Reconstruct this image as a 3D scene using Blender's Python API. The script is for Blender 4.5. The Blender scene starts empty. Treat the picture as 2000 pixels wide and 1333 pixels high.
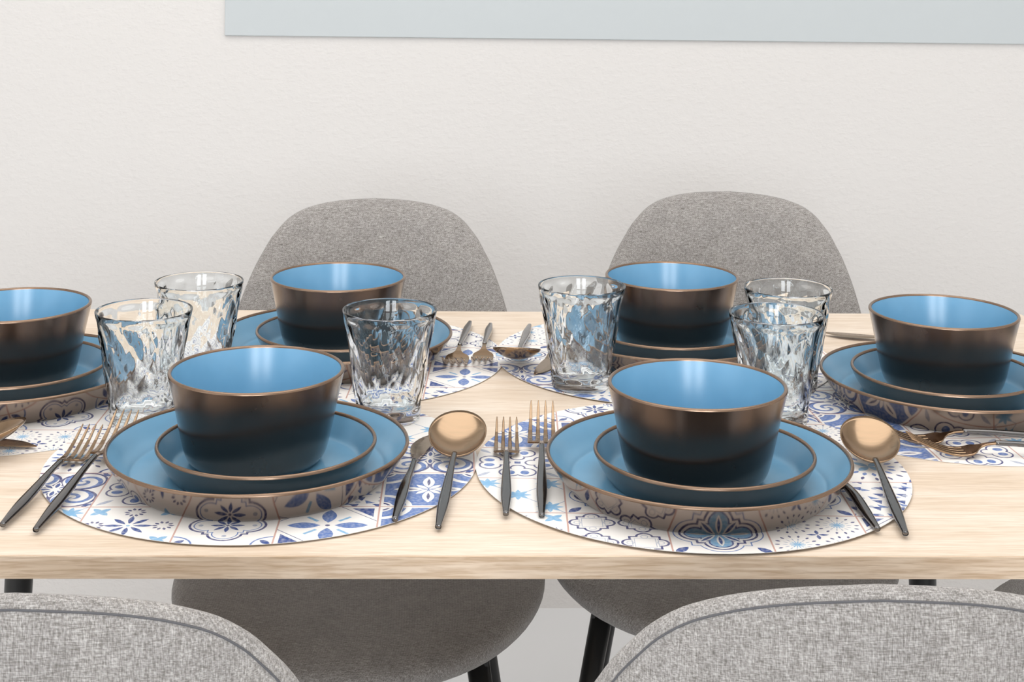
import bpy, bmesh, math, random
from mathutils import Vector, Matrix, noise

random.seed(7)
S = bpy.context.scene
COL = S.collection

# ------------------------------------------------------------------ camera
EYE = 1.2017
FPX = 2858.7
YAW, ROLL = 0.0285, 0.0125
cam = bpy.data.cameras.new('camera')
cam.sensor_width = 36.0
cam.lens = FPX * 36.0 / 2000.0
cam.shift_y = -749.6 / 2000.0
cam.clip_start = 0.05
cob = bpy.data.objects.new('camera', cam)
COL.objects.link(cob)
_r = Vector((math.cos(YAW), -math.sin(YAW), 0))
_f = Vector((math.sin(YAW), math.cos(YAW), 0))
_u = Vector((0, 0, 1))
_x = _r * math.cos(ROLL) + _u * math.sin(ROLL)
_y = _u * math.cos(ROLL) - _r * math.sin(ROLL)
_z = -_f
cob.matrix_world = Matrix(((_x.x, _y.x, _z.x, 0), (_x.y, _y.y, _z.y, 0), (_x.z, _y.z, _z.z, EYE), (0, 0, 0, 1)))
S.camera = cob

# ------------------------------------------------------------------ world, light, exposure
W = bpy.data.worlds.new('world')
S.world = W
W.use_nodes = True
W.node_tree.nodes['Background'].inputs[0].default_value = (0.86, 0.92, 1.0, 1)
W.node_tree.nodes['Background'].inputs[1].default_value = 1.0


def area(name, loc, rot, sx, sy, power, color):
    l = bpy.data.lights.new(name, 'AREA')
    l.shape = 'RECTANGLE'
    l.size, l.size_y = sx, sy
    l.energy = power
    l.color = color
    o = bpy.data.objects.new(name, l)
    COL.objects.link(o)
    o.location = loc
    o.rotation_euler = rot
    return o


# daylight through the two tall windows behind the camera, and an unseen fill added under the ceiling to lighten the tops
area('window_daylight', (-0.62, -2.56, 1.60), (math.radians(90), 0, 0), 0.72, 1.3, 72, (0.90, 0.955, 1.0))
area('window_daylight', (0.52, -2.56, 1.60), (math.radians(90), 0, 0), 0.72, 1.3, 72, (0.90, 0.955, 1.0))
area('side_window_daylight', (-2.26, -0.45, 1.55), (0, math.radians(-90), 0), 1.3, 1.8, 16, (0.93, 0.97, 1.0))
area('ceiling_fill', (0.0, 1.10, 2.46), (0, 0, 0), 2.6, 2.2, 68, (1.0, 0.98, 0.955))
S.view_settings.view_transform = 'Standard'
S.view_settings.look = 'None'
S.view_settings.gamma = 1.0
S.view_settings.use_curve_mapping = False
S.view_settings.exposure = -0.95
S.cycles.max_bounces = 24
S.cycles.transmission_bounces = 24


# ------------------------------------------------------------------ helpers
def lin(r, g, b):
    def c(v):
        v /= 255.0
        return v / 12.92 if v <= 0.04045 else ((v + 0.055) / 1.055) ** 2.4
    return (c(r), c(g), c(b), 1.0)


def link(o, parent=None):
    COL.objects.link(o)
    if parent is not None:
        o.parent = parent
    return o


def mesh_obj(name, verts, faces, mats, parent=None, smooth=True, idx=None, loc=None):
    me = bpy.data.meshes.new(name)
    me.from_pydata([tuple(v) for v in verts], [], faces)
    for m in (mats if isinstance(mats, (list, tuple)) else [mats]):
        me.materials.append(m)
    if idx is not None:
        me.polygons.foreach_set('material_index', idx)
    me.polygons.foreach_set('use_smooth', [smooth] * len(me.polygons))
    me.update()
    o = bpy.data.objects.new(name, me)
    link(o, parent)
    if loc is not None:
        o.location = loc
    return o


def bm_obj(name, bm, mat, parent=None, smooth=False, loc=None):
    bmesh.ops.recalc_face_normals(bm, faces=bm.faces[:])
    me = bpy.data.meshes.new(name)
    bm.to_mesh(me)
    bm.free()
    me.materials.append(mat)
    me.polygons.foreach_set('use_smooth', [smooth] * len(me.polygons))
    o = bpy.data.objects.new(name, me)
    link(o, parent)
    if loc is not None:
        o.location = loc
    return o


def box_bm(x0, x1, y0, y1, z0, z1, bevel=0.0, bm=None):
    own = bm is None
    bm = bm or bmesh.new()
    vs = [bm.verts.new(p) for p in ((x0, y0, z0), (x1, y0, z0), (x1, y1, z0), (x0, y1, z0),
                                    (x0, y0, z1), (x1, y0, z1), (x1, y1, z1), (x0, y1, z1))]
    for q in ((0, 3, 2, 1), (4, 5, 6, 7), (0, 1, 5, 4), (1, 2, 6, 5), (2, 3, 7, 6), (3, 0, 4, 7)):
        bm.faces.new([vs[i] for i in q])
    if bevel and own:
        bmesh.ops.bevel(bm, geom=bm.edges[:], offset=bevel, segments=2, profile=0.6, affect='EDGES')
    return bm


def box(name, x0, x1, y0, y1, z0, z1, mat, parent=None, bevel=0.0):
    return bm_obj(name, box_bm(x0, x1, y0, y1, z0, z1, bevel), mat, parent)


def empty(name, loc, rz=0.0):
    o = bpy.data.objects.new(name, None)
    o.empty_display_size = 0.05
    link(o)
    o.location = loc
    o.rotation_euler = (0, 0, rz)
    return o


def tag(o, label=None, cat=None, group=None, kind=None):
    if label: o['label'] = label
    if cat: o['category'] = cat
    if group: o['group'] = group
    if kind: o['kind'] = kind
    return o


def children(o):
    return [c for c in bpy.data.objects if c.parent == o]


def copy_tree(o, parent=None):
    c = o.copy()
    COL.objects.link(c)
    c.parent = parent
    for ch in children(o):
        copy_tree(ch, c)
    return c


def lathe(prof, n=96, closed=False):
    """profile [(r,z)..] -> verts, faces (outside to the left of travel)"""
    verts, faces, rows = [], [], []
    for r, z in prof:
        if r < 1e-6:
            rows.append([len(verts)])
            verts.append((0, 0, z))
        else:
            rows.append(list(range(len(verts), len(verts) + n)))
            verts += [(r * math.cos(2 * math.pi * k / n), r * math.sin(2 * math.pi * k / n), z) for k in range(n)]
    seq = list(zip(rows, rows[1:])) + ([(rows[-1], rows[0])] if closed else [])
    for a, b in seq:
        for k in range(n):
            k2 = (k + 1) % n
            if len(a) == 1 and len(b) == 1:
                continue
            if len(a) == 1:
                faces.append((a[0], b[k2], b[k]))
            elif len(b) == 1:
                faces.append((a[k], a[k2], b[0]))
            else:
                faces.append((a[k], a[k2], b[k2], b[k]))
    return verts, faces


def bez(pts, n=8):
    """Catmull-Rom through 2-D points"""
    P = [pts[0]] + list(pts) + [pts[-1]]
    out = []
    for i in range(1, len(P) - 2):
        for k in range(n):
            t = k / n
            a, b, c, d = P[i - 1], P[i], P[i + 1], P[i + 2]
            out.append(tuple(0.5 * ((2 * b[j]) + (-a[j] + c[j]) * t + (2 * a[j] - 5 * b[j] + 4 * c[j] - d[j]) * t * t
                                    + (-a[j] + 3 * b[j] - 3 * c[j] + d[j]) * t ** 3) for j in range(len(b))))
    out.append(tuple(P[-2]))
    return out


def interp(tab, x):
    if x <= tab[0][0]:
        return tab[0][1]
    for (a, va), (b, vb) in zip(tab, tab[1:]):
        if x <= b:
            t = (x - a) / (b - a)
            t = t * t * (3 - 2 * t) if False else t
            return va + (vb - va) * t
    return tab[-1][1]


def tube(pts, rads, n=12, cap=True):
    verts, faces, rings = [], [], []
    P = [Vector(p) for p in pts]
    for i, p in enumerate(P):
        t = (P[min(i + 1, len(P) - 1)] - P[max(i - 1, 0)]).normalized()
        ref = Vector((0, 0, 1)) if abs(t.z) < 0.9 else Vector((1, 0, 0))
        a = t.cross(ref).normalized()
        b = a.cross(t).normalized()
        r = rads[i] if isinstance(rads, (list, tuple)) else rads
        rings.append(list(range(len(verts), len(verts) + n)))
        verts += [p + a * (r * math.cos(2 * math.pi * k / n)) + b * (r * math.sin(2 * math.pi * k / n)) for k in range(n)]
    for a, b in zip(rings, rings[1:]):
        for k in range(n):
            faces.append((a[k], a[(k + 1) % n], b[(k + 1) % n], b[k]))
    if cap:
        faces.append(tuple(rings[0][::-1]))
        faces.append(tuple(rings[-1]))
    return verts, faces


# ------------------------------------------------------------------ materials
def new_mat(name):
    m = bpy.data.materials.new(name)
    m.use_nodes = True
    nt = m.node_tree
    return m, nt, nt.nodes['Principled BSDF']


def simple(name, col, rough=0.5, metal=0.0, **kw):
    m, nt, p = new_mat(name)
    p.inputs['Base Color'].default_value = col
    p.inputs['Roughness'].default_value = rough
    p.inputs['Metallic'].default_value = metal
    for k, v in kw.items():
        p.inputs[k.replace('_', ' ')].default_value = v
    return m


class Nx:
    """tiny expression compiler: python arithmetic -> shader Math nodes"""
    nt = None

    def __init__(self, s):
        self.s = s

    @staticmethod
    def m(op, *a):
        n = Nx.nt.nodes.new('ShaderNodeMath')
        n.operation = op
        for i, v in enumerate(a):
            if isinstance(v, Nx):
                Nx.nt.links.new(v.s, n.inputs[i])
            else:
                n.inputs[i].default_value = float(v)
        return Nx(n.outputs[0])

    def __add__(s, o): return Nx.m('ADD', s, o)
    __radd__ = __add__
    def __sub__(s, o): return Nx.m('SUBTRACT', s, o)
    def __rsub__(s, o): return Nx.m('SUBTRACT', o, s)
    def __mul__(s, o): return Nx.m('MULTIPLY', s, o)
    __rmul__ = __mul__
    def __truediv__(s, o): return Nx.m('DIVIDE', s, o)
    def __neg__(s): return Nx.m('MULTIPLY', s, -1)
    def __lt__(s, o): return Nx.m('LESS_THAN', s, o)
    def __gt__(s, o): return Nx.m('GREATER_THAN', s, o)
    def __and__(s, o): return Nx.m('MULTIPLY', s, o)
    def __or__(s, o): return Nx.m('MAXIMUM', s, o)


def nabs(a): return Nx.m('ABSOLUTE', a)
def nmin(a, b): return Nx.m('MINIMUM', a, b)
def nmax(a, b): return Nx.m('MAXIMUM', a, b)
def nsqrt(a): return Nx.m('SQRT', a)
def nlen(x, y): return nsqrt(x * x + y * y)
def npp(x, s): return Nx.m('PINGPONG', x, s)
def nfrac(x): return Nx.m('FRACT', x)
def nsin(a): return Nx.m('SINE', a)
def ncos(a): return Nx.m('COSINE', a)
def natan(y, x): return Nx.m('ARCTAN2', y, x)
def band(v, c, w): return nabs(v - c) < w


def polar(x, y, n, off=0.0):
    """radius and the angle folded into one of n sectors (0 = petal axis)"""
    r = nlen(x, y)
    th = natan(y, x) + (off + 20 * math.pi)
    a = nabs(Nx.m('PINGPONG', th, math.pi / n))
    return r * ncos(a), r * nsin(a), r


def leaf(p, q, c, h, w):
    t = (p - c) / h
    return nabs(q) < ((1 - t * t) * w)


DARK, MID, LIGHT, INK, GREY = lin(52, 78, 142), lin(92, 122, 182), lin(128, 178, 216), lin(66, 70, 122), lin(176, 182, 200)
WHITE, GROUT = lin(243, 239, 235), lin(205, 168, 158)


def tile_mat(name, fn):
    m, nt, p = new_mat(name)
    p.inputs['Roughness'].default_value = 0.42
    p.inputs['Specular IOR Level'].default_value = 0.35
    Nx.nt = nt
    uv = nt.nodes.new('ShaderNodeUVMap')
    sp = nt.nodes.new('ShaderNodeSeparateXYZ')
    nt.links.new(uv.outputs[0], sp.inputs[0])
    x = Nx(sp.outputs[0]) * 2 - 1
    y = Nx(sp.outputs[1]) * 2 - 1
    layers = fn(x, y) + [(nmax(nabs(x), nabs(y)) > 0.982, GROUT)]
    prev = None
    # print is a little uneven, like worn glaze
    nz = nt.nodes.new('ShaderNodeTexNoise')
    nz.inputs['Scale'].default_value = 26
    nt.links.new(uv.outputs[0], nz.inputs['Vector'])
    wear = Nx(nz.outputs[0]) * 0.9 + 0.45
    wear = nmin(wear, 1.0)
    for k, (mask, col) in enumerate(layers):
        mx = nt.nodes.new('ShaderNodeMix')
        mx.data_type = 'RGBA'
        fac = mask * wear if col not in (WHITE, GROUT) else mask
        nt.links.new(fac.s, mx.inputs['Factor'])
        if prev is None:
            mx.inputs['A'].default_value = WHITE
        else:
            nt.links.new(prev, mx.inputs['A'])
        mx.inputs['B'].default_value = col
        prev = mx.outputs['Result']
    nt.links.new(prev, p.inputs['Base Color'])
    return m


def t_quatrefoil(x, y):
    ax, ay = nabs(x), nabs(y)
    sd = nmin(nmin(nlen(ax - .42, ay) - .34, nlen(ax, ay - .42) - .34), nmax(ax, ay) - .44)
    p, q, r = polar(x, y, 8)
    p4, q4, r4 = polar(1 - ax, 1 - ay, 4, math.pi / 4)
    return [(band(sd, 0, .026), INK), (band(sd, -.085, .013), MID), (leaf(p, q, .2, .15, .045), DARK), (r < .035, INK),
            (nlen(ax - .54, ay) < .05, GREY), (nlen(ax, ay - .54) < .05, GREY),
            (leaf(p4, q4, .22, .15, .07), DARK), (band(nlen(1 - ax, 1 - ay), .42, .02) & (sd > .05), MID)]


def t_petals(x, y):
    ax, ay = nabs(x), nabs(y)
    p, q, r = polar(x, y, 4)
    d = ax + ay
    p2, q2, r2 = polar(x, y, 4, math.pi / 4)
    return [(leaf(p, q, .48, .34, .15), MID), (band(d, 1.2, .014), INK), ((d > 1.34) & (nmax(ax, ay) < .9), DARK),
            ((nabs(q2) < .035) & (p2 > .3) & (p2 < .62), LIGHT), (r < .05, INK)]


def t_flowers(x, y):
    ax, ay = nabs(x), nabs(y)
    p, q, r = polar(x, y, 8)
    pr, qr, rr = polar(ax - .7, ay, 10)
    pr2, qr2, rr2 = polar(ax, ay - .7, 10)
    pc, qc, rc = polar(ax - .72, ay - .72, 4, math.pi / 4)
    return [(leaf(p, q, .3, .2, .055), DARK), (leaf(pr, qr, .17, .06, .032), INK), (leaf(pr2, qr2, .17, .06, .032), INK),
            (leaf(pc, qc, .1, .15, .07), LIGHT), (r < .04, LIGHT)]


def t_arcs(x, y):
    ax, ay = nabs(x), nabs(y)
    rc = nlen(1 - ax, 1 - ay)
    p, q, r = polar(x, y, 4)
    p2, q2, r2 = polar(x, y, 4, math.pi / 4)
    return [(r < 5.0, MID), (band(rc, .62, .06), WHITE), (rc < .28, WHITE), (band(rc, .2, .03), INK), (leaf(p, q, .42, .34, .13), WHITE),
            (leaf(p2, q2, .2, .18, .06), WHITE), (leaf(p, q, .42, .2, .035), INK), (nmax(ax, ay) > .93, WHITE)]


def t_hearts(x, y):
    ax, ay = nabs(x), nabs(y)
    s1 = nmin(nlen(ax - .62, ay - .17) - .24, nlen(ax - .34, ay) - .16)
    s2 = nmin(nlen(ay - .62, ax - .17) - .24, nlen(ay - .34, ax) - .16)
    pc, qc, rc = polar(1 - ax, 1 - ay, 4, math.pi / 4)
    return [(band(s1, 0, .022), INK), (band(s2, 0, .022), INK), (nlen((ax - .64) / 1.2, ay - .16) < .1, MID),
            (nlen(ax - .16, (ay - .64) / 1.2) < .1, MID), (leaf(pc, qc, .34, .22, .06), GREY), (nmax(ax, ay) < .07, DARK)]


def t_stars(x, y):
    fx, fy = nfrac(x * .75 + .5) * 2 - 1, nfrac(y * .75 + .5) * 2 - 1
    gx, gy = nfrac(x * .75 + 1.0) * 2 - 1, nfrac(y * .75 + 1.0) * 2 - 1
    out = []
    out.append((band(nabs(fx) - nabs(fy), 0, .03), GREY))
    for a, b in ((fx, fy), (gx, gy)):
        p, q, r = polar(a, b, 8)
        out.append((leaf(p, q, .18, .26, .085), LIGHT))
        out.append((r < .16, LIGHT))
    return out


def t_lattice(x, y):
    ax, ay = npp(x + 2.0, 1.0) - .5, npp(y + 2.0, 1.0) - .5
    ax, ay = nabs(ax), nabs(ay)
    sd = nmin(nmax(ax - .3, ay - .3), nmin(nlen(ax - .3, ay) - .16, nlen(ax, ay - .3) - .16))
    return [(band(sd, 0, .024), INK), (band(sd, -.09, .008), GREY), (band(ax, .26, .008) & (ay < .2), GREY)]


def t_bursts(x, y):
    gx, gy = npp(x + 2.0, 1.0) - .5, npp(y + 2.0, 1.0) - .5
    p, q, r = polar(gx, gy, 14)
    p2, q2, r2 = polar(x, y, 4)
    return [((leaf(p, q, .4, .055, .028)), INK), ((leaf(p, q, .24, .06, .014)), GREY), ((nabs(q) < .012) & (r < .16), LIGHT),
            (leaf(p2, q2, .12, .11, .04), DARK)]


def t_triangles(x, y):
    u, v = nfrac(x * 2.0 + y * .35 + 8), nfrac(y * 2.0 - x * .35 + 8)
    a, b = nfrac(x * 2.0 - y * .6 + 8.3), nfrac(y * 2.6 + 8.1)
    return [(((u + v) < .62) & (u > .12) & (v > .1), MID), (((a * 1.2 + b) > 1.45) & (a < .92) & (b < .9), DARK),
            ((nlen(u - .78, v - .3) < .12), GREY)]


def t_scroll(x, y):
    gx, gy = npp(x + 2.0, 1.0) - .5, npp(y + 2.0, 1.0) - .5
    r = nlen(gx, gy)
    th = natan(gy, gx)
    w = nsin(r * 22 + th * 2)
    p, q, rr = polar(x, y, 8)
    ax, ay = nabs(x), nabs(y)
    return [((w > .35) & (r < .48), MID), (band(r, .48, .03), INK), (leaf(p, q, .24, .2, .08), WHITE), (leaf(p, q, .24, .15, .045), DARK),
            (nlen(1 - ax, 1 - ay) < .2, DARK), (nlen(1 - ax, 1 - ay) < .1, WHITE)]


def t_bluefoil(x, y):
    ax, ay = nabs(x), nabs(y)
    sd = nmin(nmin(nlen(ax - .45, ay) - .33, nlen(ax, ay - .45) - .33), nmax(ax, ay) - .47)
    p, q, r = polar(x, y, 8)
    pc, qc, rc = polar(1 - ax, 1 - ay, 4, math.pi / 4)
    return [(sd < -.12, LIGHT), (band(sd, 0, .025), INK), (band(sd, -.1, .018), DARK), (leaf(p, q, .36, .27, .075), WHITE), (leaf(p, q, .36, .2, .035), DARK),
            (leaf(pc, qc, .26, .2, .09), DARK), (band(sd, .12, .014), MID), (r < .08, WHITE)]


def t_hatch(x, y):
    ax, ay = nabs(x), nabs(y)
    p, q, r = polar(x, y, 16)
    p4, q4, r4 = polar(x, y, 4, math.pi / 4)
    return [(leaf(p, q, .8, .1, .04), INK), (leaf(p, q, .52, .1, .05), MID), (leaf(p4, q4, .2, .2, .09), LIGHT),
            (band(nlen(1 - ax, 1 - ay), .3, .03), DARK)]


TILES = [tile_mat('print_' + f.__name__[2:], f) for f in
         (t_quatrefoil, t_petals, t_flowers, t_arcs, t_hearts, t_stars, t_lattice, t_bursts, t_triangles, t_scroll, t_bluefoil, t_hatch)]
QUA, PET, FLO, ARC, HEA, STA, LAT, BUR, TRI, SCR, BLU, HAT = range(12)


def tex(nt, kind, **kw):
    n = nt.nodes.new(kind)
    for k, v in kw.items():
        n.inputs[k.replace('_', ' ')].default_value = v
    return n


def mapping(nt, scale=(1, 1, 1), rot=(0, 0, 0), coord='Object'):
    tc = nt.nodes.new('ShaderNodeTexCoord')
    mp = nt.nodes.new('ShaderNodeMapping')
    mp.inputs['Scale'].default_value = scale
    mp.inputs['Rotation'].default_value = rot
    nt.links.new(tc.outputs[coord], mp.inputs[0])
    return mp.outputs[0]


def ramp(nt, fac, stops):
    r = nt.nodes.new('ShaderNodeValToRGB')
    el = r.color_ramp.elements
    el[0].position, el[0].color = stops[0]
    el[1].position, el[1].color = stops[-1]
    for pos, c in stops[1:-1]:
        e = el.new(pos)
        e.color = c
    nt.links.new(fac, r.inputs[0])
    return r.outputs[0]


def mixc(nt, fac, a, b, mode='MIX'):
    mx = nt.nodes.new('ShaderNodeMix')
    mx.data_type = 'RGBA'
    mx.blend_type = mode
    for s, v in (('Factor', fac), ('A', a), ('B', b)):
        if hasattr(v, 'links') or hasattr(v, 'is_linked'):
            nt.links.new(v, mx.inputs[s])
        else:
            mx.inputs[s].default_value = v
    return mx.outputs['Result']


def bump(nt, p, height, strength, dist):
    b = nt.nodes.new('ShaderNodeBump')
    b.inputs['Strength'].default_value = strength
    b.inputs['Distance'].default_value = dist
    nt.links.new(height, b.inputs['Height'])
    nt.links.new(b.outputs[0], p.inputs['Normal'])


def wall_material(name, col, bump_s=0.5):
    m, nt, p = new_mat(name)
    v = mapping(nt, (1, 1, 1.5))
    n1 = tex(nt, 'ShaderNodeTexNoise', Scale=95.0, Detail=2.5, Roughness=0.5)
    nt.links.new(v, n1.inputs['Vector'])
    h = ramp(nt, n1.outputs[0], [(0.40, (0, 0, 0, 1)), (0.78, (1, 1, 1, 1))])
    bump(nt, p, h, bump_s, 0.002)
    p.inputs['Base Color'].default_value = col
    p.inputs['Roughness'].default_value = 0.85
    return m


def wood_material(name, tint=(1, 1, 1), rough=0.42, fine=1.0, grain=1.0):
    m, nt, p = new_mat(name)
    n1 = tex(nt, 'ShaderNodeTexNoise', Scale=2.0, Detail=4.0, Roughness=0.6, Distortion=0.4)
    nt.links.new(mapping(nt, (1.6, 16, 16)), n1.inputs['Vector'])
    n2 = tex(nt, 'ShaderNodeTexNoise', Scale=1.0, Detail=3.0, Roughness=0.6, Distortion=0.3)
    nt.links.new(mapping(nt, (30, 640 * fine, 640 * fine)), n2.inputs['Vector'])
    n3 = tex(nt, 'ShaderNodeTexNoise', Scale=1.0, Detail=2.0, Roughness=0.5, Distortion=0.4)
    nt.links.new(mapping(nt, (14, 260 * fine, 260 * fine)), n3.inputs['Vector'])
    c1, c2, c3 = [tuple(c[i] * tint[i] for i in range(3)) + (1,) for c in (lin(222, 203, 182), lin(231, 214, 196), lin(238, 224, 209))]
    col = ramp(nt, n1.outputs[0], [(0.32, c1), (0.5, c2), (0.68, c3)])
    g = ramp(nt, n2.outputs[0], [(0.38, (0.78, 0.72, 0.66, 1)), (0.56, (1, 1, 1, 1))])
    col = mixc(nt, 0.5 * grain, col, g, 'MULTIPLY')
    g3 = ramp(nt, n3.outputs[0], [(0.36, (0.80, 0.73, 0.65, 1)), (0.56, (1, 1, 1, 1))])
    col = mixc(nt, 0.42 * grain, col, g3, 'MULTIPLY')
    nt.links.new(col, p.inputs['Base Color'])
    bump(nt, p, n2.outputs[0], 0.10, 0.0005)
    p.inputs['Roughness'].default_value = rough
    p.inputs['Specular IOR Level'].default_value = 0.35
    return m


def fabric_material(name):
    m, nt, p = new_mat(name)
    va = mapping(nt, (1500, 1500, 190))
    vb = mapping(nt, (190, 1500, 1500))
    na = tex(nt, 'ShaderNodeTexNoise', Scale=1.0, Detail=2.0, Roughness=0.6)
    nb = tex(nt, 'ShaderNodeTexNoise', Scale=1.0, Detail=2.0, Roughness=0.6)
    nt.links.new(va, na.inputs['Vector'])
    nt.links.new(vb, nb.inputs['Vector'])
    ad = nt.nodes.new('ShaderNodeMath')
    ad.operation = 'ADD'
    nt.links.new(na.outputs[0], ad.inputs[0])
    nt.links.new(nb.outputs[0], ad.inputs[1])
    # diagonal twill ribs
    vt = mapping(nt, (1, 1, 1), (0, math.radians(42), 0))
    wv = tex(nt, 'ShaderNodeTexWave', Scale=150.0, Distortion=1.6, Detail=2.0)
    wv.inputs['Detail Scale'].default_value = 3.0
    nt.links.new(vt, wv.inputs['Vector'])
    big = tex(nt, 'ShaderNodeTexNoise', Scale=38.0, Detail=3.0)
    nt.links.new(mapping(nt), big.inputs['Vector'])
    md = nt.nodes.new('ShaderNodeMapRange')
    md.inputs['From Min'].default_value = 0.7
    md.inputs['From Max'].default_value = 1.3
    nt.links.new(ad.outputs[0], md.inputs['Value'])
    col = ramp(nt, md.outputs[0], [(0.1, lin(128, 123, 118)), (0.5, lin(162, 157, 153)), (0.9, lin(194, 189, 185))])
    vm = tex(nt, 'ShaderNodeTexNoise', Scale=1.0, Detail=2.0)
    nt.links.new(mapping(nt, (620, 620, 75)), vm.inputs['Vector'])
    hm = tex(nt, 'ShaderNodeTexNoise', Scale=1.0, Detail=2.0)
    nt.links.new(mapping(nt, (75, 620, 620)), hm.inputs['Vector'])
    for q in (vm, hm):
        lm = ramp(nt, q.outputs[0], [(0.36, (0.74, 0.73, 0.72, 1)), (0.6, (1, 1, 1, 1))])
        col = mixc(nt, 0.5, col, lm, 'MULTIPLY')
    tw = ramp(nt, wv.outputs[0], [(0.0, (0.78, 0.79, 0.81, 1)), (0.6, (1, 1, 1, 1))])
    col = mixc(nt, 0.55, col, tw, 'MULTIPLY')
    bg = ramp(nt, big.outputs[0], [(0.3, (0.86, 0.86, 0.87, 1)), (0.7, (1, 1, 1, 1))])
    col = mixc(nt, 0.8, col, bg, 'MULTIPLY')
    nt.links.new(col, p.inputs['Base Color'])
    bump(nt, p, ad.outputs[0], 0.35, 0.0012)
    p.inputs['Roughness'].default_value = 0.95
    p.inputs['Specular IOR Level'].default_value = 0.15
    p.inputs['Sheen Weight'].default_value = 0.25
    p.inputs['Sheen Roughness'].default_value = 0.5
    return m


def glaze_blue(name):
    m, nt, p = new_mat(name)
    n = tex(nt, 'ShaderNodeTexNoise', Scale=30.0, Detail=2.0)
    nt.links.new(mapping(nt), n.inputs['Vector'])
    c = ramp(nt, n.outputs[0], [(0.3, lin(106, 157, 190)), (0.7, lin(112, 163, 196))])
    nt.links.new(c, p.inputs['Base Color'])
    p.inputs['Roughness'].default_value = 0.24
    p.inputs['Specular IOR Level'].default_value = 0.55
    return m


def glaze_dark(name, rough, refl, coat=0.0):
    """iron-black reactive glaze with a bronze sheen"""
    m, nt, p = new_mat(name)
    n = tex(nt, 'ShaderNodeTexNoise', Scale=45.0, Detail=4.0)
    nt.links.new(mapping(nt), n.inputs['Vector'])
    r = ramp(nt, n.outputs[0], [(0.3, (rough * .85,) * 3 + (1,)), (0.75, (rough * 1.2,) * 3 + (1,))])
    nt.links.new(r, p.inputs['Roughness'])
    p.inputs['Base Color'].default_value = refl
    p.inputs['Metallic'].default_value = 1.0
    p.inputs['Coat Weight'].default_value = coat
    p.inputs['Coat IOR'].default_value = 1.7
    p.inputs['Coat Roughness'].default_value = rough
    return m


def metal_brushed(name, col, rough):
    m, nt, p = new_mat(name)
    n = tex(nt, 'ShaderNodeTexNoise', Scale=60.0, Detail=3.0)
    nt.links.new(mapping(nt, (1, 6, 1)), n.inputs['Vector'])
    r = ramp(nt, n.outputs[0], [(0.3, (rough * .75,) * 3 + (1,)), (0.7, (rough * 1.3,) * 3 + (1,))])
    nt.links.new(r, p.inputs['Roughness'])
    p.inputs['Base Color'].default_value = col
    p.inputs['Metallic'].default_value = 1.0
    return m


M_WALL = wall_material('wall_plaster', lin(220, 216, 213), 0.25)
M_SIDE = wall_material('side_wall_plaster', lin(232, 228, 224), 0.3)
M_CEIL = simple('ceiling_paint', lin(238, 236, 232), 0.9)
M_FLOOR = wall_material('floor_laminate', lin(226, 226, 227), 0.0)
M_BOARD = simple('board_paint', lin(193, 198, 200), 0.6)
M_WOOD = wood_material('oak_top')
M_EDGE = wood_material('oak_edge', (0.97, 0.92, 0.86), 0.5, 0.9, 1.7)
M_FAB = fabric_material('grey_melange_fabric')
M_SEAM = simple('seam_thread', lin(88, 87, 90), 0.9)
M_BLACK = simple('black_powder_coat', lin(22, 21, 21), 0.35)
M_BLUE = glaze_blue('blue_glaze')
M_BOWL = glaze_dark('iron_glaze_bowl', 0.24, (0.085, 0.050, 0.032, 1), 0.75)
M_PLATE = glaze_dark('iron_glaze_plate', 0.13, (0.25, 0.205, 0.178, 1))
M_RIM = simple('bronze_rim', lin(132, 108, 90), 0.26, 0.7)
M_HEAD = metal_brushed('bronze_steel', (0.35, 0.245, 0.16, 1), 0.2)
M_HANDLE = metal_brushed('gunmetal_steel', (0.17, 0.165, 0.165, 1), 0.16)
M_GLASS = simple('tumbler_glass', (0.962, 0.989, 1.0, 1), 0.0, 0.0, Transmission_Weight=1.0, IOR=1.45)
M_MATBACK = simple('mat_back', lin(225, 222, 218), 0.6)
M_FRAME = simple('window_frame_paint', lin(240, 240, 240), 0.4)

# ------------------------------------------------------------------ the room
RX0, RX1, RY0, RY1, RZ = -2.3, 2.3, -2.6, 2.70, 2.5
T = 0.12


def struct(o):
    o['kind'] = 'structure'
    return o


struct(box('floor', RX0 - T, RX1 + T, RY0 - T, RY1 + T, -T, 0, M_FLOOR))
struct(box('ceiling', RX0 - T, RX1 + T, RY0 - T, RY1 + T, RZ, RZ + T, M_CEIL))
struct(box('wall_back', RX0 - T, RX1 + T, RY1, RY1 + T, 0, RZ, M_WALL))
struct(box('wall_right', RX1, RX1 + T, RY0, RY1, 0, RZ, M_SIDE))


def wall_with_holes(name, axis, pos0, pos1, a0, a1, holes, mat):
    """wall slab between pos0..pos1 on one axis, pierced by rectangular window openings"""
    bm = bmesh.new()

    def put(u0, u1, z0, z1):
        if u1 - u0 < 1e-4 or z1 - z0 < 1e-4:
            return
        if axis == 'y':
            box_bm(u0, u1, pos0, pos1, z0, z1, bm=bm)
        else:
            box_bm(pos0, pos1, u0, u1, z0, z1, bm=bm)
    cur = a0
    for (u0, u1, z0, z1) in holes:
        put(cur, u0, 0, RZ)
        put(u0, u1, 0, z0)
        put(u0, u1, z1, RZ)
        cur = u1
    put(cur, a1, 0, RZ)
    return struct(bm_obj(name, bm, mat))


FH = [(-0.98, -0.26, 0.95, 2.25), (0.16, 0.88, 0.95, 2.25)]
SH = [(-1.35, 0.45, 0.9, 2.2)]
wall_with_holes('wall_front', 'y', RY0 - T, RY0, RX0 - T, RX1 + T, FH, M_SIDE)
wall_with_holes('wall_left', 'x', RX0 - T, RX0, RY0, RY1, SH, M_SIDE)


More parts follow.
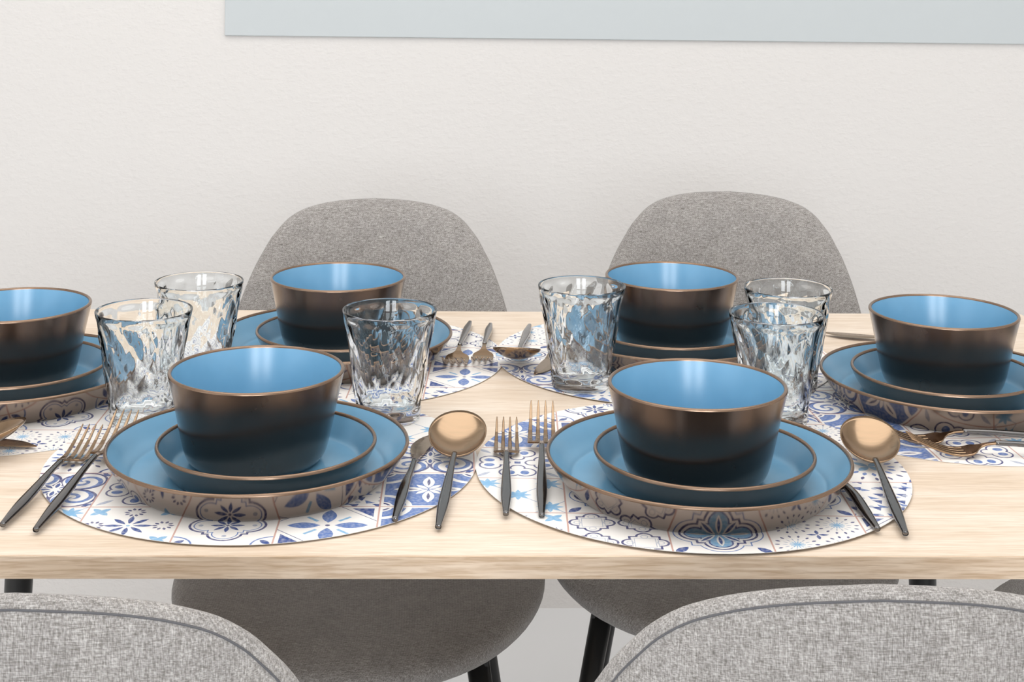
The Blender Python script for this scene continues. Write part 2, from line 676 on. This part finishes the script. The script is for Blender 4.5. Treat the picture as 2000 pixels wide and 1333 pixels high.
def window(name, axis, u0, u1, z0, z1, p):
    bm = bmesh.new()
    w = 0.05

    def put(a, b, c, d):
        if axis == 'y':
            box_bm(a, b, p - .03, p + .03, c, d, bm=bm)
        else:
            box_bm(p - .03, p + .03, a, b, c, d, bm=bm)
    put(u0, u0 + w, z0, z1)
    put(u1 - w, u1, z0, z1)
    put(u0 + w, u1 - w, z0, z0 + w)
    put(u0 + w, u1 - w, z1 - w, z1)
    o = struct(bm_obj(name, bm, M_FRAME))
    bm2 = bmesh.new()
    bm = bm2
    zc = (z0 + z1) / 2

    def put2(a, b, c, d):
        if axis == 'y':
            box_bm(a, b, p - .02, p + .02, c, d, bm=bm2)
        else:
            box_bm(p - .02, p + .02, a, b, c, d, bm=bm2)
    put2(u0 + w, u1 - w, zc - .02, zc + .02)
    bm_obj('mullion', bm2, M_FRAME, o)
    return o


window('window_1', 'y', *FH[0], RY0 - T / 2)
window('window_2', 'y', *FH[1], RY0 - T / 2)
window('window_3', 'x', *SH[0], RX0 - T / 2)

# the pale board on the far wall
bo = box('wall_board', -0.448, 1.55, RY1 - 0.006, RY1, 1.052, 1.75, M_BOARD, bevel=0.0015)
tag(bo, 'pale blue-grey flat board hanging on the white wall above the two far chairs', 'wall board')

# ------------------------------------------------------------------ table
TZ = 0.75
TX0, TX1, TY0, TY1, TT = -0.685, 0.715, 1.103, 1.866, 0.0172
table = tag(empty('dining_table', ((TX0 + TX1) / 2, (TY0 + TY1) / 2, 0)),
            'light oak dining table with straight edges and thin black legs, set for six', 'table')
hx, hy = (TX1 - TX0) / 2, (TY1 - TY0) / 2
top = box('tabletop', -hx, hx, -hy + .0012, hy - .0012, TZ - TT, TZ, M_WOOD, table)
for (s, nm) in ((-1, 'edge_band'), (1, 'edge_band')):
    y0 = s * hy
    e = bm_obj('edge_band', box_bm(-hx, hx, min(y0, y0 - s * .0012), max(y0, y0 - s * .0012), TZ - TT, TZ - .0004), M_EDGE, top)
    e['label'] = 'oak edging strip, slightly darker than the top'
box('under_frame', -hx + .09, hx - .09, -hy + .10, -hy + .125, TZ - TT - .03, TZ - TT, M_BLACK, table)
box('under_frame', -hx + .09, hx - .09, hy - .125, hy - .10, TZ - TT - .03, TZ - TT, M_BLACK, table)
for sx in (-1, 1):
    for sy in (-1, 1):
        v, f = tube([(sx * .535, sy * (hy - .095), TZ - TT), (sx * .556, sy * (hy - .066), .42), (sx * .588, sy * (hy - .03), 0.0)],
                    [.0185, .0165, .012], 20)
        mesh_obj('leg', v, f, M_BLACK, table)

# ------------------------------------------------------------------ chairs
BACK_HW = [(0, 0.0), (.0012, .026), (.003, .049), (.006, .069), (.010, .086), (.017, .105), (.028, .121), (.040, .132), (.053, .142), (.069, .151), (.086, .160),
           (.114, .1715), (.140, .180), (.165, .187), (.20, .196), (.24, .204), (.28, .208), (.32, .206), (.355, .196), (.385, .172), (.40, .14), (.408, .08), (.41, 0.0)]


def back_outline(n=44):
    side = []
    for d, w in BACK_HW:
        side.append((w, -d))
    right = bez(side, 3)
    pts = right + [(-x, y) for x, y in reversed(right[1:-1])]
    return pts


def pillow(outline, centre, rings, top_t, bot_t, surf, edge=0.9):
    """closed cushion: concentric rings of the outline, front face +t, rear face -t along surf normal dir"""
    n = len(outline)
    verts, faces = [], []
    lay = []
    for side in (1, -1):
        rows = []
        for s in rings:
            t = (max(0.0, 1 - s ** 6)) ** 0.5 * (top_t if side > 0 else bot_t)
            row = []
            for (ox, oy) in outline:
                x = centre[0] + (ox - centre[0]) * s
                y = centre[1] + (oy - centre[1]) * s
                row.append(len(verts))
                verts.append(surf(x, y, side * t, s))
            rows.append(row)
        c = len(verts)
        verts.append(surf(centre[0], centre[1], side * (top_t if side > 0 else bot_t), 0))
        for a, b in zip(rows, rows[1:]):
            for k in range(n):
                q = (a[k], a[(k + 1) % n], b[(k + 1) % n], b[k])
                faces.append(q if side > 0 else q[::-1])
        for k in range(n):
            q = (c, rows[0][(k + 1) % n], rows[0][k])
            faces.append(q[::-1] if side > 0 else q)
        lay.append(rows[-1])
    # the two outlines meet with s=1 -> t=0: weld
    remap = {b: a for a, b in zip(lay[0], lay[1])}
    faces = [tuple(remap.get(i, i) for i in f) for f in faces]
    return verts, faces


RINGS = [.25, .5, .7, .82, .9, .94, .965, .982, .992, .998, 1.0]


def back_surf(x, h, t, s):
    """chair faces local +y; h is height below the top edge (negative), top at z=.861"""
    z = .865 + h * .985
    y = -0.262 + (-h) * 0.17 + max(0, -h - .30) ** 2 * 2.0      # reclines backwards towards the top
    y += 1.05 * x * x * (0.55 + 0.9 * min(1, -h / .3))           # sides wrap forwards
    return (x, y + t, z + t * .17)


def seat_outline(n=72):
    pts = []
    for k in range(n):
        a = 2 * math.pi * k / n
        ca, sa = math.cos(a), math.sin(a)
        e = 2.35
        x = .221 * math.copysign(abs(ca) ** (2 / e), ca)
        y = .232 * math.copysign(abs(sa) ** (2 / e), sa)
        x *= 1 - .06 * (y / .23 < 0) * abs(y / .23)
        pts.append((x, y))
    return pts


def seat_surf(x, y, t, s):
    z = .447 - .02 * max(0, 1 - s * s) * (t > 0)
    z += .05 * max(0, (-y - .10) / .13) ** 2 - .012 * max(0, (y - .08) / .15) ** 2
    z += .22 * x * x
    return (x, y, z + t)


def fix_normals(o):
    bm = bmesh.new()
    bm.from_mesh(o.data)
    bmesh.ops.delete(bm, geom=[v for v in bm.verts if not v.link_faces], context='VERTS')
    bmesh.ops.recalc_face_normals(bm, faces=bm.faces[:])
    bm.to_mesh(o.data)
    bm.free()
    return o


def make_chair():
    root = empty('dining_chair', (0, 0, 0))
    v, f = pillow(seat_outline(), (0, .0), RINGS, .026, .036, seat_surf)
    fix_normals(mesh_obj('seat', v, f, M_FAB, root))
    ol = back_outline()
    v, f = pillow(ol, (0, -.22), RINGS, .013, .017, back_surf)
    back = fix_normals(mesh_obj('backrest', v, f, M_FAB, root))
    pts = []
    for (ox, oy) in ol:
        s = .955
        x, y = ox * s, -.22 + (oy + .22) * s
        # keep the stitch line at an even 7 mm from the edge
        L = math.hypot(ox, oy + .22)
        s = max(.6, 1 - .0052 / max(L, 1e-4))
        x, y = ox * s, -.22 + (oy + .22) * s
        t = (max(0.0, 1 - s ** 6)) ** .5 * .017
        pts.append(back_surf(x, y, -t - .0002, s))
    pts.append(pts[0])
    v, f = tube(pts, .00065, 6, False)
    sm = mesh_obj('stitched_seam', v, f, M_SEAM, back)
    sm['label'] = 'dark stitched seam just inside the edge of the backrest'
    for sx in (-1, 1):
        for sy in (-1, 1):
            a = Vector((sx * .135, sy * .12, .425))
            b = Vector((sx * .205, sy * .205, 0))
            v, f = tube([a, a.lerp(b, .5), b], [.0135, .012, .0095], 16)
            mesh_obj('leg', v, f, M_BLACK, root)
    bm = box_bm(-.15, .15, -.135, -.105, .405, .424)
    bm_obj('under_frame', bm, M_BLACK, root)
    bm = box_bm(-.15, .15, .105, .135, .405, .424)
    bm_obj('under_frame', bm, M_BLACK, root)
    return root


def place_chair(o, x, y, deg, label):
    o.location = (x, y, 0)
    o.rotation_euler = (0, 0, math.radians(deg))
    tag(o, label, 'chair', 'grey upholstered dining chairs')


ch = make_chair()
# chair local +y is its facing direction
place_chair(ch, -0.122, 1.775, 181, 'grey fabric chair with rounded back beyond the table, behind the far left bowl')
c2 = copy_tree(ch)
place_chair(c2, 0.330, 1.865, 180 - 11.5, 'grey fabric chair with rounded back beyond the table, behind the far right bowl')
c3 = copy_tree(ch)
place_chair(c3, -0.235, 1.036, 0, 'grey fabric chair seen from behind at the lower left, nearest the camera')
c4 = copy_tree(ch)
place_chair(c4, 0.225, 1.047, 0, 'grey fabric chair seen from behind at the lower right, nearest the camera')
c5 = copy_tree(ch)
place_chair(c5, 0.80, 1.56, 90, 'chair at the right table end, only a bit of dark seat showing')

# ------------------------------------------------------------------ placemats
MR = .19
CIRC = [(MR * math.cos(2 * math.pi * k / 144), MR * math.sin(2 * math.pi * k / 144)) for k in range(144)]


def clip_circle(poly):
    """clip a convex polygon to the mat's 144-gon"""
    for k in range(144):
        if not poly:
            break
        ax, ay = CIRC[k]
        bx, by = CIRC[(k + 1) % 144]
        out = []
        for i in range(len(poly)):
            p, q = poly[i], poly[(i + 1) % len(poly)]
            sp = (bx - ax) * (p[1] - ay) - (by - ay) * (p[0] - ax)
            sq = (bx - ax) * (q[1] - ay) - (by - ay) * (q[0] - ax)
            if sp >= 0:
                out.append(p)
            if sp * sq < 0:
                t = sp / (sp - sq)
                out.append((p[0] + (q[0] - p[0]) * t, p[1] + (q[1] - p[1]) * t))
        poly = out
    return poly


def make_mat(label, x, y, level, deg, grid, gx=-.047, gy=-.0345, size=.078):
    verts, faces, idx, uvs = [], [], [], []
    for j in range(6):
        for i in range(6):
            x0, y0 = gx + (i - 2) * size, gy + (j - 2) * size
            poly = clip_circle([(x0, y0), (x0 + size, y0), (x0 + size, y0 + size), (x0, y0 + size)])
            clean = []
            for p in poly:
                if not clean or math.hypot(p[0] - clean[-1][0], p[1] - clean[-1][1]) > 1e-6:
                    clean.append(p)
            if len(clean) > 2 and math.hypot(clean[0][0] - clean[-1][0], clean[0][1] - clean[-1][1]) < 1e-6:
                clean.pop()
            if len(clean) < 3:
                continue
            b = len(verts)
            verts += [(p[0], p[1], .0004) for p in clean]
            uvs += [((p[0] - x0) / size, (p[1] - y0) / size) for p in clean]
            faces.append(tuple(range(b, b + len(clean))))
            idx.append(grid[(5 - j) % 6][i % 6])
    b = len(verts)
    verts += [(p[0], p[1], .0004) for p in CIRC] + [(p[0], p[1], 0) for p in CIRC]
    uvs += [(0.5, 0.5)] * 288
    for k in range(144):
        k2 = (k + 1) % 144
        faces.append((b + 144 + k, b + 144 + k2, b + k2, b + k))
        idx.append(len(TILES))
    faces.append(tuple(b + 144 + k for k in reversed(range(144))))
    idx.append(len(TILES))
    o = mesh_obj('placemat', verts, faces, TILES + [M_MATBACK], None, False, idx)
    uvl = o.data.uv_layers.new(name='UVMap')
    for lp in o.data.loops:
        uvl.data[lp.index].uv = uvs[lp.vertex_index]
    o.location = (x, y, TZ + .0003 + level * .0006)
    o.rotation_euler = (0, 0, math.radians(deg))
    tag(o, label, 'placemat', 'round tile-print placemats')
    return o


def rnd_grid(seed):
    r = random.Random(seed)
    g = []
    for j in range(6):
        row = []
        for i in range(6):
            c = r.randrange(12)
            while (row and row[-1] == c) or (g and g[-1][i] == c):
                c = r.randrange(12)
            row.append(c)
        g.append(row)
    return g


gA, gB, gC, gD, gE, gF = [rnd_grid(s) for s in (3, 5, 8, 11, 14, 21)]
# rows run from the far side (0) to the near side (5); columns from left to right, as the photo shows them
gA[5] = [STA, FLO, QUA, PET, ARC, ARC]
gA[4] = [SCR, HEA, QUA, TRI, ARC, ARC]
gA[3] = [HAT, HAT, LAT, SCR, SCR, HEA]
gA[2] = [BUR, TRI, BUR, SCR, STA, STA]
gB[5] = [FLO, LAT, BLU, BUR, PET, TRI]
gB[4] = [STA, BLU, LAT, BLU, TRI, TRI]
gB[3] = [HEA, STA, LAT, FLO, HAT, HAT]
gB[2] = [ARC, PET, SCR, HEA, BUR, FLO]
gC[5] = [FLO, BUR, HAT, PET, TRI, TRI]
gC[4] = [FLO, BUR, HAT, TRI, PET, PET]
gC[3] = [QUA, PET, LAT, HAT, PET, TRI]
gD[5] = [SCR, PET, BUR, PET, FLO, TRI]
gD[4] = [SCR, BLU, BUR, PET, FLO, TRI]
gE[5] = [FLO, BUR, HAT, BUR, BUR, BUR]
gE[4] = [BUR, FLO, QUA, QUA, BLU, HAT]
gE[3] = [BLU, LAT, BLU, QUA, QUA, BLU]
gF[5] = [TRI, ARC, HEA, STA, STA, HEA]
gF[4] = [SCR, ARC, HEA, STA, SCR, HEA]
gF[3] = [FLO, SCR, BLU, HEA, LAT, SCR]

MATS = dict(
    E=(-.4606, 1.5037, 0, 0, gE, 'blue and white tile-print round placemat at the left end of the table'),
    F=(.4978, 1.4898, 0, 3, gF, 'blue and white tile-print round placemat at the right end of the table'),
    C=(-.1461, 1.648, 1, -2, gC, 'blue and white tile-print round placemat under the far left plates'),
    D=(.2243, 1.6549, 2, 1, gD, 'blue and white tile-print round placemat under the far right plates'),
    A=(-.1782, 1.3085, 2, .5, gA, 'blue and white tile-print round placemat under the near left plates'),
    B=(.2004, 1.2918, 3, -1.5, gB, 'blue and white tile-print round placemat under the near right plates'))
for k, (x, y, lv, dg, g, lb) in MATS.items():
    make_mat(lb, x, y, lv, dg, g, gx={'B': -.036, 'F': -.075}.get(k, -.047))


def mat_top(level):
    return TZ + .0003 + level * .0006 + .0004 + .0002


# ------------------------------------------------------------------ crockery
def crockery(name, outer, rim, inner, m_out, n=128):
    """root mesh is the dark body; glaze inside and bare rim are its parts"""
    v, f = lathe(outer, n)
    root = mesh_obj(name, v, f, m_out)
    v, f = lathe(inner, n)
    g = mesh_obj('inside_glaze', v, f, M_BLUE, root)
    g['label'] = 'smooth sky blue glazed inside'
    v, f = lathe(rim, n)
    r = mesh_obj('rim', v, f, M_RIM, root)
    r['label'] = 'thin bronze-brown rim line'
    return root


def rim_arc(ro, zo, ri, zi, ztop, n=8):
    out = []
    c = ((ro + ri) / 2, (zo + zi) / 2)
    for k in range(n + 1):
        a = math.pi * k / n
        out.append((c[0] + (ro - ri) / 2 * math.cos(a), c[1] + (zo - zi) / 2 * math.cos(a) + (ztop - c[1]) * math.sin(a)))
    return out


def make_plate(name, R, H, base, floor_z, flat, m_out):
    outer = [(0, .0012), (base - .010, .0012), (base - .006, 0.0), (base, 0.0003)] + \
        bez([(base, .0003), (base + .22 * (R - base), .0042), (base + .62 * (R - base), H * .50), (R - .0004, H - .0026)], 7)
    rim = rim_arc(R - .0004, H - .0026, R - .0038, H - .0026, H)
    inner = bez([(R - .0038, H - .0026), (flat + .55 * (R - .0038 - flat), H * .5), (flat + .0035, floor_z + .0028), (flat + .0008, floor_z + .0006), (flat - .002, floor_z)], 7) + [(flat * .5, floor_z), (0, floor_z)]
    return crockery(name, outer, rim, inner, m_out)


def make_bowl():
    R, H = .0757, .0805
    outer = [(0, .001), (.044, .001), (.047, 0)] + bez([(.047, 0), (.0545, .0022), (.0605, .010), (.0655, .030), (.0703, .054), (R, H - .0020)], 7)
    rim = rim_arc(R, H - .0020, R - .0034, H - .0020, H)
    inner = bez([(R - .0034, H - .0020), (.0668, .054), (.0615, .030), (.0565, .0125), (.0500, .0068), (.042, .0055)], 7) + [(.02, .0052), (0, .0052)]
    return crockery('bowl', outer, rim, inner, M_BOWL)


big = make_plate('dinner_plate', .1304, .0288, .1090, .0052, .1070, M_PLATE)
small = make_plate('side_plate', .0948, .0265, .0800, .0046, .0785, M_BOWL)
bowl = make_bowl()
big_used = small_used = bowl_used = False
SET = dict(
    A=((-.1778, 1.2728), (-.170, 1.2677), (-.1805, 1.2756), 'near left'),
    B=((.2000, 1.2459), (.2047, 1.2438), (.1969, 1.2361), 'near right'),
    C=((-.1448, 1.648), (-.1404, 1.6486), (-.1436, 1.6474), 'far left'),
    D=((.2335, 1.660), (.2335, 1.661), (.2338, 1.660), 'far right'),
    E=((-.4606, 1.5097), (-.4606, 1.5097), (-.4606, 1.5099), 'left end'),
    F=((.4977, 1.495), (.4944, 1.4979), (.4947, 1.5031), 'right end'))
PLACE = {'A': 'at the near left setting', 'B': 'at the near right setting', 'C': 'at the far left setting',
         'D': 'at the far right setting', 'E': 'cut off by the left picture edge', 'F': 'at the right end of the table'}
for i, k in enumerate('ABCDEF'):
    pb, psm, pbo, nm = SET[k]
    z0 = mat_top(MATS[k][2])
    o = big if i == 0 else copy_tree(big)
    o.location = (pb[0], pb[1], z0)
    tag(o, 'large blue dinner plate with shiny dark outside, %s' % PLACE[k], 'plate', 'large blue dinner plates')
    o = small if i == 0 else copy_tree(small)
    o.location = (psm[0], psm[1], z0 + .0054)
    tag(o, 'small blue plate between dinner plate and bowl, %s' % PLACE[k], 'plate', 'small blue side plates')
    o = bowl if i == 0 else copy_tree(bowl)
    o.location = (pbo[0], pbo[1], z0 + .0102)
    o.rotation_euler = (0, 0, i * 1.1)
    tag(o, 'black-bronze bowl with sky blue inside, %s' % PLACE[k], 'bowl', 'dark bowls with blue insides')


# ------------------------------------------------------------------ tumblers
def make_tumbler(seed):
    r = random.Random(seed)
    R1, R0, H = .0461, .0300, .1066
    cells = []
    n = 10
    rows = [(.019, .5), (.039, 0), (.059, .5), (.079, 0), (.097, .5)]
    for zc, off in rows:
        for k in range(n):
            cells.append(((k + off + r.uniform(-.16, .16)) / n * 2 * math.pi, zc + r.uniform(-.005, .005), r.uniform(.75, 1.25)))
    NU, NV = 176, 84

    def r_out(z):
        t = z / H
        return R0 + (R1 - R0) * (t * .9 + .1 * (1 - (1 - t) ** 2))

    verts, faces = [], []

    def ring(rad, z):
        b = len(verts)
        for k in range(NU):
            a = 2 * math.pi * k / NU
            q = rad(a) if callable(rad) else rad
            verts.append((q * math.cos(a), q * math.sin(a), z))
        return b

    rows_i = []
    c = len(verts)
    verts.append((0, 0, .0012))
    rows_i.append(ring(R0 - .006, .0012))
    rows_i.append(ring(R0 - .003, .0))
    for j in range(NV + 1):
        z = .0006 + (H - .0012) * j / NV
        ro = r_out(z)
        amp = min(1, max(0, (z - .011) / .004)) * min(1, max(0, (.1015 - z) / .005))

        def rad(a, z=z, ro=ro, amp=amp):
            if amp <= 0:
                return ro
            best, sec = 9e9, 9e9
            for ca, cz, w in cells:
                da = (a - ca + math.pi) % (2 * math.pi) - math.pi
                dx = da * ro
                dz = z - cz
                if abs(dx) > .03 or abs(dz) > .045:
                    continue
                d2 = ((dx * 1.15) ** 2 + (dz * .66 + dx * .22) ** 2) * w
                if d2 < best:
                    best = d2
            d = math.sqrt(best)
            return ro - amp * .0020 * max(0, 1 - (d / .0135) ** 2)
        rows_i.append(ring(rad, z))
    # lip
    rows_i.append(ring(R1 - .0004, H - .0001))
    rows_i.append(ring(R1 - .0010, H))
    rows_i.append(ring(R1 - .0017, H - .0004))
    # inside
    ib = .0125
    for j in range(17):
        t = j / 16
        z = (H - .0012) + (ib + .004 - (H - .0012)) * t
        th = .0019 + .0022 * min(1, t * 2.2)
        rows_i.append(ring(r_out(z) - th, z))
    rows_i.append(ring(r_out(ib) - .0065, ib + .0012))
    rows_i.append(ring(r_out(ib) - .010, ib))
    c2 = len(verts)
    verts.append((0, 0, ib))
    for k in range(NU):
        faces.append((c, rows_i[0] + (k + 1) % NU, rows_i[0] + k))
        faces.append((c2, rows_i[-1] + k, rows_i[-1] + (k + 1) % NU))
    for a, b in zip(rows_i, rows_i[1:]):
        for k in range(NU):
            k2 = (k + 1) % NU
            faces.append((a + k, a + k2, b + k2, b + k))
    o = mesh_obj('tumbler', verts, faces, M_GLASS)
    return o


tum = make_tumbler(4)
TUM = [(-.3096, 1.4182, 2, 0.0, 'clear faceted glass tumbler between the left edge bowl and the near left bowl'),
       (-.2803, 1.5461, 1, 1.3, 'clear faceted glass tumbler just left of the far left bowl'),
       (-.0738, 1.4250, 2, 2.2, 'clear faceted glass tumbler right of the near left bowl, before the far left bowl'),
       (.1215, 1.5345, 2, 3.5, 'clear faceted glass tumbler near the middle, left of the far right bowl'),
       (.3385, 1.5295, 2, 4.4, 'clear faceted glass tumbler mostly hidden behind another, right of the far right bowl'),
       (.3020, 1.4148, 3, 5.2, 'clear faceted glass tumbler right behind the near right bowl, front of two')]
for i, (x, y, lv, rz, lb) in enumerate(TUM):
    o = tum if i == 0 else copy_tree(tum)
    o.location = (x, y, mat_top(lv))
    o.rotation_euler = (0, 0, rz)
    tag(o, lb, 'glass', 'clear faceted tumblers')


# ------------------------------------------------------------------ cutlery (local: handle end at 0, tip towards +y)
def ribbon(stations, n=14, cap=True):
    """swept body: stations (y, z, half_width, half_thick)"""
    verts, faces, rings = [], [], []
    for (y, z, w, h) in stations:
        rings.append(len(verts))
        for k in range(n):
            a = 2 * math.pi * k / n
            ca, sa = math.cos(a), math.sin(a)
            e = .78
            verts.append((w * math.copysign(abs(ca) ** e, ca), y, z + h * math.copysign(abs(sa) ** e, sa)))
    for a, b in zip(rings, rings[1:]):
        for k in range(n):
            k2 = (k + 1) % n
            faces.append((a + k, b + k, b + k2, a + k2))
    if cap:
        faces.append(tuple(rings[0] + k for k in range(n)))
        faces.append(tuple(rings[-1] + k for k in reversed(range(n))))
    return verts, faces


def handle_part(root, L, zn, w=.0045):
    """slim tapered handle from 0 to L, ends at neck height zn"""
    st = []
    for y, z, hw, ht in bez([(0, .0026, .0024, .0021), (.004, .0027, .0027, .0024), (L * .28, .0048, w, .0031), (L * .5, .0065, w * .93, .0030),
                             (L * .8, zn * .9, w * .62, .0024), (L, zn, w * .55, .0021)], 6):
        st.append((y, z, hw, ht))
    v, f = ribbon(st)
    h = mesh_obj('handle', v, f, M_HANDLE, root)
    h['label'] = 'dark gunmetal tapered handle'
    return h


def make_fork(L, hw, tip_z):
    root = empty('fork', (0, 0, 0))
    zn = .0105
    Lh = L * .60
    handle_part(root, Lh, zn)
    yroot, ytip = L * .745, L
    th = .0009
    bm = bmesh.new()
    # neck into shoulder, then the flat head, as one plate with four tines cut from it

    def zc(y):
        return interp([(Lh, zn), (L * .655, .0088), (L * .695, .0052), (L * .73, .0026), (L * .765, .0019), (L * .82, .0030), (L * .90, .0030 + (tip_z - .003) * .38), (L, tip_z)], y)

    def slab(rows):
        prev = None
        for (y, x0, x1) in rows:
            z = zc(y)
            ring = [bm.verts.new((x0, y, z - th)), bm.verts.new((x1, y, z - th)), bm.verts.new((x1, y, z + th)), bm.verts.new((x0, y, z + th))]
            if prev:
                for k in range(4):
                    bm.faces.new((prev[k], prev[(k + 1) % 4], ring[(k + 1) % 4], ring[k]))
            else:
                bm.faces.new(ring[::-1])
            prev = ring
        bm.faces.new(prev)
    slab([(Lh - .002, -.0021, .0021), (L * .64, -.0022, .0022), (L * .668, -.0034, .0034), (L * .684, -.0062, .0062), (L * .696, -hw * .80, hw * .80), (L * .708, -hw * .95, hw * .95),
          (L * .722, -hw, hw), (yroot, -hw, hw)])
    nt_ = 4
    gap = hw * 2 * .095
    wt = (hw * 2 - gap * 3) / 4
    for k in range(4):
        c = -hw + wt / 2 + k * (wt + gap)
        rows = []
        for q in range(9):
            t = q / 8
            y = yroot - .0006 + (ytip - yroot + .0006) * t
            half = wt / 2 * (1 - .62 * t) * (1 if t < .99 else .5)
            cc = c * (1 - .05 * t)
            rows.append((y, cc - half, cc + half))
        slab(rows)
    bmesh.ops.recalc_face_normals(bm, faces=bm.faces[:])
    bmesh.ops.bevel(bm, geom=[e for e in bm.edges if e.calc_face_angle(0) > .9], offset=.00035, segments=1, affect='EDGES')
    h = bm_obj('tined_head', bm, M_HEAD, root, False)
    h['label'] = 'warm bronze steel fork head with four straight tines'
    return root


def make_spoon(L=.206):
    root = empty('spoon', (0, 0, 0))
    zn = .0110
    BL, BW = .066, .0262
    y0 = L - BL
    handle_part(root, y0 + .004, zn, .0046)
    NU, NR = 56, 14
    verts, faces = [], []

    def pt(a, s, off):
        ca, sa = math.cos(a), math.sin(a)
        # nearly round bowl, a touch fuller towards the tip
        x = BW * s * ca * (1 + .05 * sa)
        yy = BL / 2 * s * sa
        y = y0 + BL / 2 + yy
        zr = zn - .0002 + (yy + BL / 2) / BL * .0195       # rim plane rises to the tip
        dep = .0112 * (1 - s * s) ** .8 if s < 1 else 0
        return (x, y, zr - dep + off)
    top, bot = [], []
    for side, rows in ((.0, top), (-.0011, bot)):
        for j in range(1, NR + 1):
            s = (j / NR) ** .8
            b = len(verts)
            for k in range(NU):
                verts.append(pt(2 * math.pi * k / NU, s, side))
            rows.append(b)
    ct = len(verts)
    verts.append(pt(0, 0, 0))
    cb = len(verts)
    verts.append(pt(0, 0, -.0011))
    for k in range(NU):
        k2 = (k + 1) % NU
        faces.append((ct, top[0] + k, top[0] + k2))
        faces.append((cb, bot[0] + k2, bot[0] + k))
        for a, b in zip(top, top[1:]):
            faces.append((a + k, b + k, b + k2, a + k2))
        for a, b in zip(bot, bot[1:]):
            faces.append((a + k, a + k2, b + k2, b + k))
        faces.append((top[-1] + k, bot[-1] + k, bot[-1] + k2, top[-1] + k2))
    h = mesh_obj('spoon_bowl', verts, faces, M_HEAD, root)
    h['label'] = 'round bronze steel spoon bowl'
    return root


def make_knife(L=.215):
    root = empty('knife', (0, 0, 0))
    Lh = L * .60
    handle_part(root, Lh, .0052, .0045)
    # flat blade: spine on +x side, belly on -x side
    spine = bez([(Lh - .002, .0022), (L * .70, .0040), (L * .80, .0078), (L * .90, .0104), (L, .0098)], 6)
    belly = bez([(Lh - .002, -.0022), (L * .68, -.0042), (L * .76, -.0078), (L * .84, -.0088), (L * .93, -.0030), (L, .0085)], 6)
    bm = bmesh.new()
    N = 28
    prev = None

    def at(curve, y):
        for (a, va), (b, vb) in zip(curve, curve[1:]):
            if y <= b + 1e-9:
                t = 0 if b == a else (y - a) / (b - a)
                return va + (vb - va) * t
        return curve[-1][1]
    for k in range(N + 1):
        y = Lh - .002 + (L - Lh + .002) * k / N
        xs, xb = at(spine, y), at(belly, y)
        zc = .0052 - .0038 * min(1, k / 9)
        th = .0011 - .0005 * k / N
        ring = [bm.verts.new((xb, y, zc)), bm.verts.new((xb * .6 + xs * .4, y, zc - th)), bm.verts.new((xs, y, zc - th)),
                bm.verts.new((xs, y, zc + th)), bm.verts.new((xb * .6 + xs * .4, y, zc + th))]
        if prev:
            for q in range(5):
                bm.faces.new((prev[q], prev[(q + 1) % 5], ring[(q + 1) % 5], ring[q]))
        else:
            bm.faces.new(ring[::-1])
        prev = ring
    bm.faces.new(prev)
    h = bm_obj('blade', bm, M_HEAD, root, False)
    h['label'] = 'plain steel blade'
    return root


fork_s = make_fork(.200, .0118, .017)
fork_l = make_fork(.226, .0132, .021)
spoon0 = make_spoon()
knife0 = make_knife()
seen = set()


def place(proto, end, ang, label, cat, group, z=0.0, mirror=False, tilt=0.0):
    o = proto if id(proto) not in seen else copy_tree(proto)
    seen.add(id(proto))
    o.location = (end[0], end[1], TZ + .0022 + z)
    o.rotation_euler = (math.radians(tilt), 0, math.radians(ang - 90))
    if mirror:
        o.scale = (-1, 1, 1)
    return tag(o, label, cat, group)


FG, SG, KG = 'bronze steel forks', 'bronze steel spoons', 'bronze steel knives'
place(fork_s, (-.3587, 1.1509), 84.6, 'smaller fork, leftmost piece beside the near left plates, handle over the bare oak', 'fork', FG)
place(fork_l, (-.330, 1.1408), 85.4, 'larger fork lying against the left rim of the near left plate', 'fork', FG, tilt=1.2)
place(knife0, (-.0543, 1.1626), 85.2, 'knife with dark handle between the near left plate and its spoon', 'knife', KG)
place(spoon0, (-.0195, 1.148), 85.6, 'spoon with round bowl between the two near plates', 'spoon', SG)
place(fork_s, (.0341, 1.1736), 88.4, 'smaller upright fork in the middle of the near edge, beside the round spoon', 'fork', FG, z=.0006)
place(fork_l, (.0627, 1.1705), 87.2, 'larger upright fork touching the left rim of the near right plate', 'fork', FG, z=.0006, tilt=1.2)
place(knife0, (.326, 1.1431), 92, 'knife partly under the near right plate, only its dark handle showing', 'knife', KG, z=.0006)
place(spoon0, (.3456, 1.1345), 83.6, 'spoon with round bowl right of the near right plate', 'spoon', SG, z=.0006)
place(fork_l, (.0053, 1.7899), -95.0, 'larger fork with tines to the camera, right beside the far left plate', 'fork', FG)
place(fork_s, (.0302, 1.7804), -94.1, 'smaller fork with tines to the camera, between the far left fork and a spoon', 'fork', FG)
place(spoon0, (.0776, 1.7766), -97.0, 'spoon pointing to the camera between the far forks and the middle tumbler', 'spoon', SG)
place(knife0, (.1190, 1.7830), -99.5, 'knife left of the far right plate, its blade tip showing beside the middle tumbler', 'knife', KG)
place(spoon0, (-.598, 1.312), 2, 'spoon at the left edge of the picture, only the tip of its bowl in view', 'spoon', SG)
place(knife0, (-.601, 1.357), -3, 'knife at the left edge of the picture, blade tip behind the spoon', 'knife', KG, mirror=False)
place(fork_s, (.606, 1.3235), 178.6, 'nearer of two forks lying sideways before the right end plate', 'fork', FG)
place(fork_l, (.603, 1.360), 180.0, 'farther of two forks lying sideways, close against the right end plate', 'fork', FG)
place(knife0, (.640, 1.705), 169, 'knife lying sideways behind the right end plate, blade tip by the glasses', 'knife', KG)
